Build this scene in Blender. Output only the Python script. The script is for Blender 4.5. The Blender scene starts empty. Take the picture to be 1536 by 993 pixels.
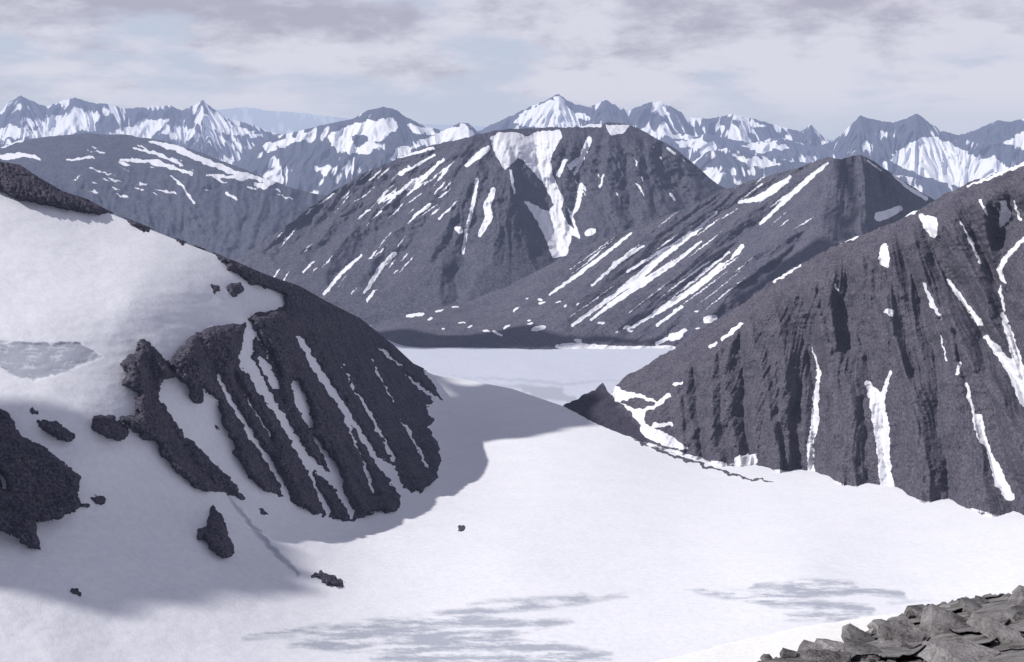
import bpy, math, numpy as np, random, bmesh
from mathutils import Vector, noise
random.seed(5)
F=1854.0; TH=math.radians(9.4); CS,SN=math.cos(TH),math.sin(TH)
CX,CY=768.0,496.5
scene=bpy.context.scene
scene.view_settings.view_transform='Standard'
scene.view_settings.look='None'
scene.view_settings.exposure=0
SAZ=math.radians(112); SEL=math.radians(45)   # sun: left of view direction (+Y), slightly behind the viewer
sd=Vector((-math.sin(SAZ)*math.cos(SEL),math.cos(SAZ)*math.cos(SEL),math.sin(SEL)))
# ------------------------------------------------------------- maths helpers
def rat(v):
    y=(CY-v)/F
    return (-SN+y*CS)/(CS+y*SN)
def dz(v,z): return z/rat(v)
def world(U,V,D):
    y=(CY-V)/F; k=D/(CS+y*SN)
    return np.stack([(U-CX)/F*k, D, (-SN+y*CS)*k],-1)
def _g(ix,iy,seed):
    n=(ix.astype(np.uint32)*np.uint32(374761393)+iy.astype(np.uint32)*np.uint32(668265263)+np.uint32((seed*1442695041)&0xffffffff))
    n=(n^(n>>np.uint32(13)))*np.uint32(1274126177); n^=n>>np.uint32(16)
    n=n*np.uint32(2246822519); n^=n>>np.uint32(15)
    return n.astype(np.float64)/4294967296.0*2*math.pi
def perlin(x,y,seed=0):
    x=np.asarray(x,float)+1000.37; y=np.asarray(y,float)+1000.71
    x0=np.floor(x).astype(np.int64); y0=np.floor(y).astype(np.int64)
    fx=x-x0; fy=y-y0
    u=fx**3*(fx*(fx*6-15)+10); v=fy**3*(fy*(fy*6-15)+10)
    def c(a,b):
        t=_g(x0+a,y0+b,seed); return np.cos(t)*(fx-a)+np.sin(t)*(fy-b)
    n=(c(0,0)*(1-u)+c(1,0)*u)*(1-v)+(c(0,1)*(1-u)+c(1,1)*u)*v
    return n*1.5
def fbm(x,y,o=4,seed=0,g=0.5):
    s=0;a=1;f=1;t=0
    for i in range(o):
        s=s+a*perlin(x*f,y*f,seed+i*17); t+=a; a*=g; f*=2.03
    return s/t*1.4
def ridged(x,y,o=3,seed=0,ry=1.0,g=0.5,sharp=1.0):
    s=0;a=1;f=1;t=0
    for i in range(o):
        n=1-2*np.abs(perlin(x*f,y*f*ry**i,seed+i*13))**sharp
        s=s+a*n; t+=a; a*=g; f*=2.1
    return s/t
def sst(x,a,b):
    t=np.clip((x-a)/(b-a),0,1); return t*t*(3-2*t)
class TPS:
    def __init__(s,c):
        c=np.array(c,float); s.p=c[:,:2]/400.0; n=len(c)
        w=1000.0/c[:,2]
        r=np.hypot(s.p[:,None,0]-s.p[None,:,0],s.p[:,None,1]-s.p[None,:,1])
        K=s.k(r)+np.eye(n)*0.0015
        Pm=np.c_[np.ones(n),s.p]
        A=np.zeros((n+3,n+3)); A[:n,:n]=K;A[:n,n:]=Pm;A[n:,:n]=Pm.T
        s.w=np.linalg.solve(A,np.r_[w,0,0,0]); s.n=n
    def k(s,r): return np.where(r>1e-9,r*r*np.log(np.maximum(r,1e-9)),0)
    def __call__(s,U,V):
        x=np.asarray(U,float)/400;y=np.asarray(V,float)/400
        o=s.w[s.n]+s.w[s.n+1]*x+s.w[s.n+2]*y
        for i in range(s.n):
            o=o+s.w[i]*s.k(np.hypot(x-s.p[i,0],y-s.p[i,1]))
        return 1000.0/o
# ------------------------------------------------------------- raster masks (for patches on surfaces)
U0,V0,W,H=-220,60,2000,1100
def newmask(): return np.zeros((H,W),np.float32)
def poly(m,pts,val=1.0):
    p=np.array(pts,float)-[U0,V0]
    x0,y0=np.maximum(np.floor(p.min(0)).astype(int),0); x1,y1=np.minimum(np.ceil(p.max(0)).astype(int)+1,[W,H])
    X,Y=np.meshgrid(np.arange(x0,x1),np.arange(y0,y1)); ins=np.zeros(X.shape,bool)
    n=len(p)
    for i in range(n):
        a,b=p[i],p[(i+1)%n]
        if a[1]==b[1]: continue
        c=((a[1]>Y)!=(b[1]>Y))&(X<(b[0]-a[0])*(Y-a[1])/(b[1]-a[1])+a[0]); ins^=c
    m[y0:y1,x0:x1][ins]=val
def line(m,pts,val=1.0):
    for a,b in zip(pts[:-1],pts[1:]):
        a=np.array(a,float);b=np.array(b,float); wm=max(a[2],b[2])
        x0=int(max(min(a[0],b[0])-wm-U0,0));x1=int(min(max(a[0],b[0])+wm-U0,W))
        y0=int(max(min(a[1],b[1])-wm-V0,0));y1=int(min(max(a[1],b[1])+wm-V0,H))
        if x1<=x0 or y1<=y0: continue
        X,Y=np.meshgrid(np.arange(x0,x1)+U0,np.arange(y0,y1)+V0)
        d=b[:2]-a[:2]; L=max((d*d).sum(),1e-6)
        t=np.clip(((X-a[0])*d[0]+(Y-a[1])*d[1])/L,0,1)
        r=np.hypot(X-a[0]-t*d[0],Y-a[1]-t*d[1]); w=(a[2]+(b[2]-a[2])*t)/2
        m[y0:y1,x0:x1][r<w]=val
def tents(lines,wid,seed=0):
    """V-shaped gully profile: w on the gully line falling linearly to 0 at wid px"""
    m=newmask()
    for pts in lines:
        for a,b in zip(pts[:-1],pts[1:]):
            x0=int(max(min(a[0],b[0])-wid*1.3-U0,0));x1=int(min(max(a[0],b[0])+wid*1.3-U0,W))
            y0=int(max(min(a[1],b[1])-wid*1.3-V0,0));y1=int(min(max(a[1],b[1])+wid*1.3-V0,H))
            if x1<=x0 or y1<=y0: continue
            X,Y=np.meshgrid(np.arange(x0,x1)+U0,np.arange(y0,y1)+V0)
            dx,dy=b[0]-a[0],b[1]-a[1]; L=max(dx*dx+dy*dy,1e-6)
            t=np.clip(((X-a[0])*dx+(Y-a[1])*dy)/L,0,1)
            r=np.hypot(X-a[0]-t*dx,Y-a[1]-t*dy); w=a[2]+(b[2]-a[2])*t
            m[y0:y1,x0:x1]=np.maximum(m[y0:y1,x0:x1],np.clip(w-r/wid,0,2))
    return m
def streaks(m,n,box,ang,lens,ws,seed,jit=8):
    r=random.Random(seed)
    for i in range(n):
        u=r.uniform(box[0],box[2]);v=r.uniform(box[1],box[3]);L=r.uniform(*lens);a=math.radians(ang+r.uniform(-jit,jit));w=r.uniform(*ws)
        du,dv=math.cos(a)*L,math.sin(a)*L
        line(m,[(u,v,1.2),(u+du*.5+r.uniform(-2,2),v+dv*.5,w),(u+du,v+dv,1.2)])
def blur(m,r):
    k=np.exp(-0.5*(np.arange(-3*r,3*r+1)/r)**2); k/=k.sum()
    o=m
    for ax in (0,1):
        s=np.zeros_like(o)
        for i,kk in enumerate(k): s+=np.float32(kk)*np.roll(o,i-3*r,ax)
        o=s
    return o
def sample(m,U,V,jit=0,lam=14,seed=3):
    if jit: 
        U=U+jit*fbm(U/lam,V/lam,3,seed); V=V+jit*fbm(U/lam+9,V/lam+5,3,seed+1)
    x=np.clip(U-U0,0,W-2);y=np.clip(V-V0,0,H-2)
    x0=x.astype(int);y0=y.astype(int);fx=x-x0;fy=y-y0
    return (m[y0,x0]*(1-fx)+m[y0,x0+1]*fx)*(1-fy)+(m[y0+1,x0]*(1-fx)+m[y0+1,x0+1]*fx)*fy
# ------------------------------------------------------------- mesh helpers
def mesh_from(name,P,faces,attrs,mat,smooth=True):
    me=bpy.data.meshes.new(name)
    me.vertices.add(len(P)); me.vertices.foreach_set("co",P.astype(np.float32).ravel())
    nf=len(faces); me.loops.add(nf*4); me.polygons.add(nf)
    me.loops.foreach_set("vertex_index",faces.astype(np.int32).ravel())
    me.polygons.foreach_set("loop_start",np.arange(0,nf*4,4,dtype=np.int32))
    me.polygons.foreach_set("loop_total",np.full(nf,4,np.int32))
    me.polygons.foreach_set("use_smooth",np.full(nf,smooth))
    me.update(calc_edges=True); me.validate()
    for k,a in attrs.items():
        at=me.attributes.new(k,'FLOAT','POINT'); at.data.foreach_set("value",a.astype(np.float32).ravel())
    me.materials.append(mat)
    ob=bpy.data.objects.new(name,me); scene.collection.objects.link(ob)
    return ob
def tag(ob,label,cat,kind=None,group=None):
    ob["label"]=label; ob["category"]=cat
    if kind: ob["kind"]=kind
    if group: ob["group"]=group
def grid_faces(nr,nc):
    i=np.arange(nr-1)[:,None]*nc+np.arange(nc-1)[None,:]
    return np.stack([i,i+nc,i+nc+1,i+1],-1).reshape(-1,4)
def layer(name,top,bot,depth,du,dv,mat,disp=None,attrs=None,rough=(0,30),back=(800,0.6),seed=1,keep=None,nback=14,bnoise=0.06):
    top=np.array(top,float);bot=np.array(bot,float)
    us=np.arange(top[0,0],top[-1,0]+du,du)
    vt=np.interp(us,top[:,0],top[:,1])+rough[0]*fbm(us/rough[1],us*0+seed*3.3,5,seed,0.6)
    vb=np.maximum(np.interp(us,bot[:,0],bot[:,1]),vt+3)
    n=int(np.max(vb-vt)/dv)+2
    t=np.linspace(0,1,n)[:,None]
    U=np.repeat(us[None],n,0); V=vt[None]+t*(vb-vt)[None]
    D=depth(U,V)
    if disp is not None: D=D*(1+disp(U,V)/F)
    P=world(U,V,D)
    A={k:f(U,V) for k,f in (attrs or {}).items()}
    K=keep(U,V) if keep is not None else None
    if back:
        L,s=back
        if callable(s): s=s(us)[None,:]
        k=(np.linspace(0,1,nback+1)[1:]**1.5)[::-1][:,None]
        r0=P[0]
        x=r0[None,:,0]*(1+k*L/np.maximum(r0[None,:,1],1)); y=r0[None,:,1]+k*L
        z=r0[None,:,2]-k*L*s
        z=z+fbm(x/L*3,y/L*3,4,seed+5)*L*bnoise*np.minimum(k*4,1)
        B=np.stack([x,y,z],-1)
        P=np.concatenate([B,P],0)
        for q in A: A[q]=np.concatenate([np.repeat(A[q][:1],nback,0),A[q]],0)
    nr,nc=P.shape[:2]
    fc=grid_faces(nr,nc)
    P=P.reshape(-1,3)
    if K is not None:
        K=K.ravel(); fc=fc[K[fc].any(1)]
        used=np.unique(fc); mp=np.full(len(P),-1); mp[used]=np.arange(len(used)); fc=mp[fc]; P=P[used]
        A={q:a.ravel()[used] for q,a in A.items()}
    return mesh_from(name,P,fc,A,mat)
# ------------------------------------------------------------- materials
HAZE=(0.41,0.49,0.76)  # air haze painted into terrain materials as emission growing with distance
def mat_terrain(name,lam,rock=((0.05,0.05,0.065),(0.11,0.108,0.13),(0.17,0.165,0.19)),snowc=(0.75,0.753,0.795),edge=0.28,bump=1.0,hazeL=30000.0,sbump=0.4,tint=(0.075,0.065,0.08),midb=0.4,haze=HAZE,tf=0.4):
    m=bpy.data.materials.new(name); m.use_nodes=True; nt=m.node_tree; N=nt.nodes; Lk=nt.links
    m.cycles.emission_sampling='NONE'
    for x in list(N): N.remove(x)
    def nd(t,**k):
        o=N.new(t)
        for a,b in k.items(): setattr(o,a,b)
        return o
    geo=nd('ShaderNodeNewGeometry')
    def nz(scale,det=6,rough=0.6,dist=0):
        n=nd('ShaderNodeTexNoise'); n.inputs['Scale'].default_value=scale; n.inputs['Detail'].default_value=det
        n.inputs['Roughness'].default_value=rough; n.inputs['Distortion'].default_value=dist
        Lk.new(geo.outputs['Position'],n.inputs['Vector']); return n
    def mth(op,a,b,c=None):
        n=nd('ShaderNodeMath',operation=op)
        for i,x in enumerate((a,b,c)):
            if x is None: continue
            if isinstance(x,(int,float)): n.inputs[i].default_value=x
            else: Lk.new(x,n.inputs[i])
        return n.outputs[0]
    fine=nz(1/(lam*4),4,0.8); mid=nz(1/(lam*30),3,0.6)
    s=mth('ADD',mth('MULTIPLY',fine.outputs[0],0.75),mth('MULTIPLY',mid.outputs[0],0.25))
    cr=nd('ShaderNodeValToRGB'); e=cr.color_ramp.elements
    e[0].position=0.38;e[0].color=(*rock[0],1);e[1].position=0.64;e[1].color=(*rock[2],1)
    x=e.new(0.5);x.color=(*rock[1],1)
    Lk.new(s,cr.inputs[0])
    tm=nd('ShaderNodeMix',data_type='RGBA'); Lk.new(cr.outputs[0],tm.inputs[6]); tm.inputs[7].default_value=(*tint,1)
    bf=nd('ShaderNodeMapRange'); Lk.new(mid.outputs[0],bf.inputs[0]); bf.inputs[1].default_value=0.45;bf.inputs[2].default_value=0.7;bf.inputs[4].default_value=tf
    Lk.new(bf.outputs[0],tm.inputs[0])
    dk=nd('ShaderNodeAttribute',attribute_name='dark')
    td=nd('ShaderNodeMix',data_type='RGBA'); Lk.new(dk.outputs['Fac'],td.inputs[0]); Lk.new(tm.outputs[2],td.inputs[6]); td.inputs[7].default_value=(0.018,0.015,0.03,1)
    at=nd('ShaderNodeAttribute',attribute_name='snow'); ic=nd('ShaderNodeAttribute',attribute_name='ice')
    sn=mth('ADD',at.outputs['Fac'],mth('MULTIPLY',mth('SUBTRACT',fine.outputs[0],0.5),edge*2))
    mr=nd('ShaderNodeMapRange',interpolation_type='SMOOTHSTEP'); Lk.new(sn,mr.inputs[0]); mr.inputs[1].default_value=0.40; mr.inputs[2].default_value=0.56
    fac=mr.outputs[0]
    smr=nd('ShaderNodeMapRange'); Lk.new(s,smr.inputs[0]); smr.inputs[1].default_value=0.38;smr.inputs[2].default_value=0.6
    sc=nd('ShaderNodeMix',data_type='RGBA'); Lk.new(smr.outputs[0],sc.inputs[0])
    sc.inputs[6].default_value=(snowc[0]*.90,snowc[1]*.905,snowc[2]*.92,1); sc.inputs[7].default_value=(*snowc,1)
    si=nd('ShaderNodeMix',data_type='RGBA')
    icn=mth('ADD',ic.outputs['Fac'],mth('MULTIPLY',mth('SUBTRACT',fine.outputs[0],0.5),0.8))
    icr=nd('ShaderNodeMapRange'); Lk.new(icn,icr.inputs[0]); icr.inputs[1].default_value=0.2; icr.inputs[2].default_value=0.8; icr.inputs[4].default_value=0.95
    Lk.new(icr.outputs[0],si.inputs[0]); Lk.new(sc.outputs[2],si.inputs[6]); si.inputs[7].default_value=(0.36,0.38,0.44,1)
    mx=nd('ShaderNodeMix',data_type='RGBA'); Lk.new(fac,mx.inputs[0]); Lk.new(td.outputs[2],mx.inputs[6]); Lk.new(si.outputs[2],mx.inputs[7])
    hh=mth('ADD',mth('MULTIPLY',fine.outputs[0],0.4),mth('MULTIPLY',mid.outputs[0],midb))
    amt=mth('ADD',mth('MULTIPLY',fac,sbump-1.0),1.0)
    bp=nd('ShaderNodeBump'); bp.inputs['Strength'].default_value=1.0; bp.inputs['Distance'].default_value=lam*2.6*bump
    Lk.new(mth('MULTIPLY',hh,amt),bp.inputs['Height'])
    pb=nd('ShaderNodeBsdfDiffuse'); Lk.new(mx.outputs[2],pb.inputs['Color']); pb.inputs['Roughness'].default_value=0.2
    Lk.new(bp.outputs[0],pb.inputs['Normal'])
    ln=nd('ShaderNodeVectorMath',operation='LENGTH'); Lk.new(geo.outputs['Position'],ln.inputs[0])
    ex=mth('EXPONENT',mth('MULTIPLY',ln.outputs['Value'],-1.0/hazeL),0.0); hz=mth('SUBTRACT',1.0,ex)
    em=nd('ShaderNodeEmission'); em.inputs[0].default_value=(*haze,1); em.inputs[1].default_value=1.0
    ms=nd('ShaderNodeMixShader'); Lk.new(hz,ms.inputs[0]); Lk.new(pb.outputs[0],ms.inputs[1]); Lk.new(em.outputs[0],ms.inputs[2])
    out=nd('ShaderNodeOutputMaterial'); Lk.new(ms.outputs[0],out.inputs[0])
    return m
one=lambda U,V: np.ones_like(U)
zero=lambda U,V: np.zeros_like(U)
def fan(U,V,au,av,freq,rl,seed,o=4,warp=0.05,ry=0.75,g=0.5,sharp=1.0):
    a=np.arctan2(U-au,V-av); r=np.hypot(U-au,V-av)
    a=a+warp*fbm(U/90,V/90,2,seed+31)
    return -ridged(a*freq,r/rl,o,seed,ry,g,sharp)
def par(U,V,dx,dy,wl,el,seed,o=4,warp=8,g=0.5,ry=0.75):
    L=math.hypot(dx,dy);dx/=L;dy/=L
    c=U*dy-V*dx+warp*fbm(U/80,V/80,2,seed+31); l=U*dx+V*dy
    return -ridged(c/wl,l/(wl*el),o,seed,ry,g)
def crag(U,V,l,seed): return -ridged(U/l,V/(l*.8),4,seed,1.0,0.55)
# ============================================================= MAIN GLACIER / SNOW DOME
main_ctrl=[(-200,170,1000),(0,245,900),(0,400,770),(0,520,690),(0,700,600),(0,820,545),(0,905,505),(0,993,470),(0,1100,430),
 (165,320,910),(330,385,930),(450,432,1035),(560,495,1270),(620,550,1380),(645,562,1430),(200,450,780),(200,520,745),(350,500,845),(450,600,895),(440,750,790),(530,780,815),
 (590,765,857),(560,620,1050),(655,700,1035),(650,620,1290),(700,572,1500),(150,640,665),(300,700,725),(300,850,612),(200,905,548),(450,865,662),
 (768,583,1475),(850,612,1370),(930,642,1282),(768,620,1323),(768,680,1117),(768,750,922),(768,850,716),(768,993,560),(768,1100,480),
 (1060,693,1160),(1215,715,1091),(1215,680,1240),(1340,745,980),(1340,700,1130),(1500,775,882),(1536,745,960),(1536,850,716),(1536,993,560),(1700,760,880),(1700,1100,450),(-200,993,450),(-200,700,570),(-200,450,700),(1200,850,716),(1200,993,560)]
DM=TPS(main_ctrl)
main_top=[(-200,175),(-100,215),(0,245),(30,250),(60,270),(95,290),(130,301),(165,320),(215,340),(260,358),(330,385),(400,415),(450,432),(490,455),(540,480),(590,520),(620,548),(650,562),(700,570),(768,583),(850,611),(930,642),(1000,668),(1060,688),(1110,690),(1215,680),(1340,705),(1536,745),(1720,765)]
rockm=newmask()
poly(rockm,[(-200,170),(0,238),(30,242),(60,258),(90,280),(130,296),(168,316),(150,321),(100,312),(60,303),(20,296),(0,280),(-200,230)])
poly(rockm,[(188,326),(205,328),(228,346),(205,342)])
poly(rockm,[(322,380),(345,378),(400,408),(450,424),(490,446),(540,472),(575,502),(600,522),(630,552),(648,577),(662,598),(640,606),(625,592),(650,630),(640,640),(655,665),(660,690),(655,715),(632,738),(603,735),(595,765),(560,768),(530,780),(500,778),(465,765),(430,748),(400,735),(375,715),(360,690),(345,665),(325,640),(322,612),(316,590),(300,603),(290,605),(280,570),(285,560),(255,545),(265,530),(295,500),(330,490),(365,487),(375,475),(430,462),(430,445),(410,432),(380,425),(365,415),(345,402)])
poly(rockm,[(215,508),(240,535),(255,545),(285,560),(280,575),(262,563),(245,568),(238,595),(250,620),(280,655),(312,688),(338,712),(357,735),(372,750),(340,738),(310,737),(285,722),(262,702),(243,680),(243,665),(215,655),(180,627),(210,622),(203,603),(213,590),(183,575),(195,560),(180,545),(205,530)])
CUTS=[[(375,485,14),(368,540,24),(398,590,16),(430,640,12),(460,690,18),(505,725,14),(528,772,12)],[(392,540,14),(415,580,16)],[(448,506,13),(470,545,14),(500,590,12),(535,640,11),(558,680,9),(580,703,16),(598,735,10)],
          [(325,560,7),(345,600,10),(375,650,10),(410,700,9),(432,748,11)],[(442,575,16),(455,610,22),(466,640,12)],[(395,545,8),(412,570,12)],[(568,522,8),(602,550,8)],[(605,560,5),(632,582,11),(656,600,8)],[(300,585,8),(322,600,12),(332,640,10),(352,672,8)],
          [(470,655,8),(500,700,16),(512,725,10)],[(250,545,4),(262,556,5)],[(590,700,8),(606,745,12)],[(415,605,4),(440,660,6),(470,720,7),(492,770,10)],[(383,500,5),(420,560,6)],[(508,540,4),(535,590,6),(565,640,6),(592,690,6)],[(600,625,4),(625,668,6),(640,700,5)],[(545,520,3),(568,560,5),(590,605,4)],[(350,560,4),(385,620,6),(410,660,5)],[(485,560,4),(515,620,6),(545,690,5),(560,740,8)]]
for p in CUTS: line(rockm,p,0.0)
poly(rockm,[(315,755),(330,770),(340,800),(352,830),(335,838),(315,820),(308,805),(298,812),(295,798),(312,790),(318,775)])
poly(rockm,[(466,858),(490,861),(516,872),(515,880),(490,874)])
poly(rockm,[(140,627),(165,624),(192,645),(187,660),(160,655),(138,640)])
poly(rockm,[(55,632),(85,634),(110,655),(100,662),(75,650),(60,640)])
poly(rockm,[(-200,600),(0,612),(15,625),(30,655),(60,670),(95,695),(120,715),(116,735),(118,760),(88,778),(48,780),(62,826),(40,818),(20,800),(0,795),(-200,800)])
poly(rockm,[(-5,700),(12,722),(18,740),(5,735),(-10,715)],0.0)
for p in [(147,750,12),(127,757,7),(113,887,9),(690,791,7),(355,432,14),(321,432,9),(348,437,10),(398,420,12),(50,617,7),(395,768,5),(270,362,6),(300,368,6)]:
    line(rockm,[(p[0]-4,p[1]-2,p[2]*.6),(p[0]+4,p[1]+2,p[2]*.8)])
rk=blur(rockm,2); rkw=blur(rockm,8)
ribcut=blur(tents([[(480,450,.4),(510,535,1),(565,640,1),(595,700,1),(606,745,1)],[(520,475,.4),(560,540,1),(605,630,1),(642,700,1)],[(555,500,.3),(600,560,1),(645,640,.8)],[(448,506,1),(500,590,1),(558,680,1),(590,735,1)],[(383,500,.8),(420,600,1),(440,660,1),(492,770,1)],
   [(368,520,1),(398,590,1),(460,690,1),(528,772,1)],[(300,510,.5),(325,560,1),(375,650,1),(432,748,1)],[(225,540,.6),(235,600,1),(280,680,1),(330,735,1)],[(485,560,.6),(515,620,.9),(560,740,1)],[(350,560,.6),(385,620,.9),(412,670,.8)]],24),1)
icem=newmask()
poly(icem,[(-50,505),(0,512),(60,516),(120,514),(155,535),(120,548),(90,560),(50,570),(20,563),(0,548),(-50,540)],1.0)
bl=blur(icem,1)
icem2=newmask()
for p in [[(365,957,8),(430,948,16),(520,940,16),(620,930,16),(700,918,14),(850,905,12),(930,895,3)],[(430,968,8),(560,962,40),(700,970,50),(830,978,34),(920,985,10)],[(560,945,18),(640,935,28),(760,940,28),(860,930,8)],
          [(1035,885,6),(1120,895,18),(1200,905,26),(1310,916,14)],[(1130,880,10),(1230,882,24),(1350,890,14)],[(1190,872,12),(1280,878,16)],[(1180,925,12),(1290,930,12)],[(560,985,16),(760,994,34),(860,994,20)],[(860,888,4),(940,893,8)],[(700,905,5),(880,893,8)],[(1330,905,6),(1400,900,4)]]:
    line(icem2,p,1.0)
bl2=blur(icem2,4)
icem3=newmask(); line(icem3,[(338,738,3),(370,780,7),(410,825,9),(450,862,7)],1.0); b3=blur(icem3,2)
mor=newmask(); line(mor,[(945,655,4),(1000,680,5),(1060,700,4),(1110,715,3),(1160,724,2)],1.0); mor=blur(mor,1)
def ice_main(U,V):
    n=fbm(U/80,V/9,6,91,0.7)
    vv=V+0.0016*(U-60)**2+5*fbm(U/40,V/30,3,8)
    ln=np.abs(perlin(U/40,vv/3.6,12))*1.6+np.abs(perlin((U+V*.7)/6,vv/24,13))*1.0
    a=sample(bl,U,V,4)*np.clip(1.6-1.0*ln,0.5,1.25)
    b=sample(bl2,U+12*fbm(U/30,V/10,3,5),V)*np.clip(0.62+1.1*n,0,.9)
    return np.maximum(np.maximum(a,b),sample(b3,U,V,3)*0.9)
def disp_main(U,V):
    far=np.clip((700-U)/200,0,1)
    vv=V+0.0016*(U-60)**2+5*fbm(U/40,V/30,3,8)
    return 4.5*fbm(U/160,V/90,4,5)*(0.3+far)+sample(bl,U,V)*(3+3*np.abs(perlin(U/40,vv/3.6,12)))+0.4*fbm(U/30,V/9,3,66)
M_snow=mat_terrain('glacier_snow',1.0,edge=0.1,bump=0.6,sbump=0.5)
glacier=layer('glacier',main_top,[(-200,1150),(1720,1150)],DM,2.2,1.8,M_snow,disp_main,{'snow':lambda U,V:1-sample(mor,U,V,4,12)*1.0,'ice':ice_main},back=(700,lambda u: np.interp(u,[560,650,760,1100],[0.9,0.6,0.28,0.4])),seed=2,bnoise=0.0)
tag(glacier,"white glacier snowfield with dirty melt patches and rounded dome","glacier","structure")
def disp_rock(U,V):
    m=sample(rk,U,V,5,12,11)+0.14*fbm(U/4,V/4,2,77)*(sample(rk,U,V)>0.05)
    c=np.clip(m,0,1); w=sample(rkw,U,V,5,16,11)
    return disp_main(U,V)-(c-0.45)*6-np.clip(w-0.3,0,1)*16*c+(sample(ribcut,U,V,3,30,6)-.6)*40*c*np.clip(w*1.5-.3,0,1)+par(U,V,130,235,16,4,21,4,8)*7*c+crag(U,V,16,31)*5*c+1.8*fbm(U/5,V/5,3,8)*c
M_rockn=mat_terrain('dark_spur_rock',0.5,rock=((0.022,0.019,0.032),(0.066,0.061,0.083),(0.17,0.162,0.192)),edge=0.0,bump=1.3,tint=(0.055,0.042,0.055))
spur=layer('rocky_spur',[(a,b-3) for a,b in main_top if a<=700],[(-200,900),(700,900)],DM,1.3,1.3,M_rockn,disp_rock,{'snow':zero,'ice':zero},back=None,keep=lambda U,V: sample(rk,U,V,5,12,11)>0.03)
tag(spur,"dark ribbed rock spur breaking through the snow","rock face","structure")
# ============================================================= NEAR RIGHT MOUNTAIN
r1_top=[(845,606),(856,603),(868,598),(874,592),(884,590),(893,583),(899,578),(904,575),(908,581),(912,590),(917,592),(922,577),(932,570),(960,552),(1000,530),(1060,490),(1110,460),(1150,425),(1210,390),(1260,365),(1330,338),(1390,308),(1440,280),(1480,265),(1536,243),(1600,215),(1720,190)]
r1_bot=[(845,640),(900,680),(960,705),(1060,740),(1215,775),(1340,800),(1536,850),(1720,880)]
r1c=[(845,608,1385),(930,572,1370),(1000,530,1370),(1060,490,1360),(1210,390,1300),(1390,310,1230),(1536,245,1180),(1720,190,1150),
 (900,640,1285),(960,663,1230),(1060,693,1165),(1215,715,1088),(1340,745,982),(1430,758,930),(1500,775,882),(1720,800,830),(1340,540,1090),(1215,560,1170),(1100,600,1225),(1500,520,1020)]
D1=TPS(r1c)
s1=newmask()
for p in [[(1229,556,5),(1224,600,9),(1222,640,12),(1215,665,8),(1216,714,9)],[(1300,572,5),(1314,598,22),(1322,640,24),(1326,690,18),(1332,745,22)],[(1336,556,4),(1322,600,10)],[(1386,425,4),(1398,455,8),(1412,478,3)],
 [(1422,420,4),(1440,445,7),(1470,485,8)],[(1478,505,6),(1500,530,12),(1522,560,20),(1540,600,22)],[(1504,472,8),(1520,520,12),(1536,580,18)],[(1466,628,16),(1472,655,14),(1482,670,6)],[(1488,690,10),(1500,720,18),(1514,745,14)],
 [(1382,325,8),(1395,335,24),(1400,352,10)],[(1505,305,12),(1508,325,18),(1500,338,6)],[(1326,372,14),(1326,390,16),(1332,398,5)],[(1536,358,6),(1510,385,7),(1498,405,8),(1508,425,4)],[(1332,466,10),(1338,472,8)],
 [(1112,486,5),(1098,497,8),(1082,510,4)],[(1108,690,14),(1128,690,18)],[(1440,545,6),(1436,560,6)],[(1255,365,5),(1290,352,6)],[(1452,280,3),(1536,245,6),(1600,216,6)],[(1340,330,3),(1375,316,5)],[(1218,520,2),(1228,556,4)],
 [(1160,423,3),(1200,398,3)],[(1450,575,5),(1455,600,5)],[(1066,520,6),(1074,515,5)],[(1250,425,2),(1256,435,4)],
 [(1440,330,2),(1455,360,4),(1470,395,3)],[(1500,430,3),(1506,465,5)],[(1520,300,2),(1530,330,4)],[(1470,300,3),(1480,320,3)],[(1410,500,2),(1420,540,3)],[(1455,600,3),(1464,628,6)],[(1482,670,4),(1488,690,6)]]: line(s1,p)
poly(s1,[(912,578),(920,574),(935,586),(960,590),(985,603),(1003,589),(1008,594),(985,610),(968,618),(968,636),(1008,654),(1035,676),(1000,670),(962,652),(960,636),(945,616),(925,602),(915,590)])
line(s1,[(980,638,6),(1008,636,5)]); line(s1,[(1012,578,6),(1022,574,4)])
poly(s1,[(985,605),(960,597),(935,600),(930,604),(950,612),(968,614)],0.0)
b1=blur(s1,1)
GL=[[(1170,440,.2),(1200,500,.7),(1218,560,1),(1222,640,1.1),(1216,740,1.2)],[(1265,380,.2),(1282,460,.8),(1300,540,1.1),(1320,620,1.2),(1332,780,1.3)],[(1345,350,.2),(1380,450,.9),(1400,550,1),(1415,650,1),(1430,800,1.1)],
 [(1385,330,.4),(1425,420,1),(1470,490,1.1),(1500,535,1.2),(1545,600,1.2)],[(1440,300,.3),(1475,380,.9),(1504,460,1.1),(1540,580,1.2)],[(1430,500,.5),(1455,580,.8),(1475,650,1),(1500,720,1),(1530,800,1)],
 [(1110,480,.1),(1112,560,.6),(1122,640,.8),(1136,740,.9)],[(1040,530,.0),(1042,600,.5),(1055,710,.6)],[(1505,270,.3),(1515,330,1),(1500,400,1),(1510,440,1)]]
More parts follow.
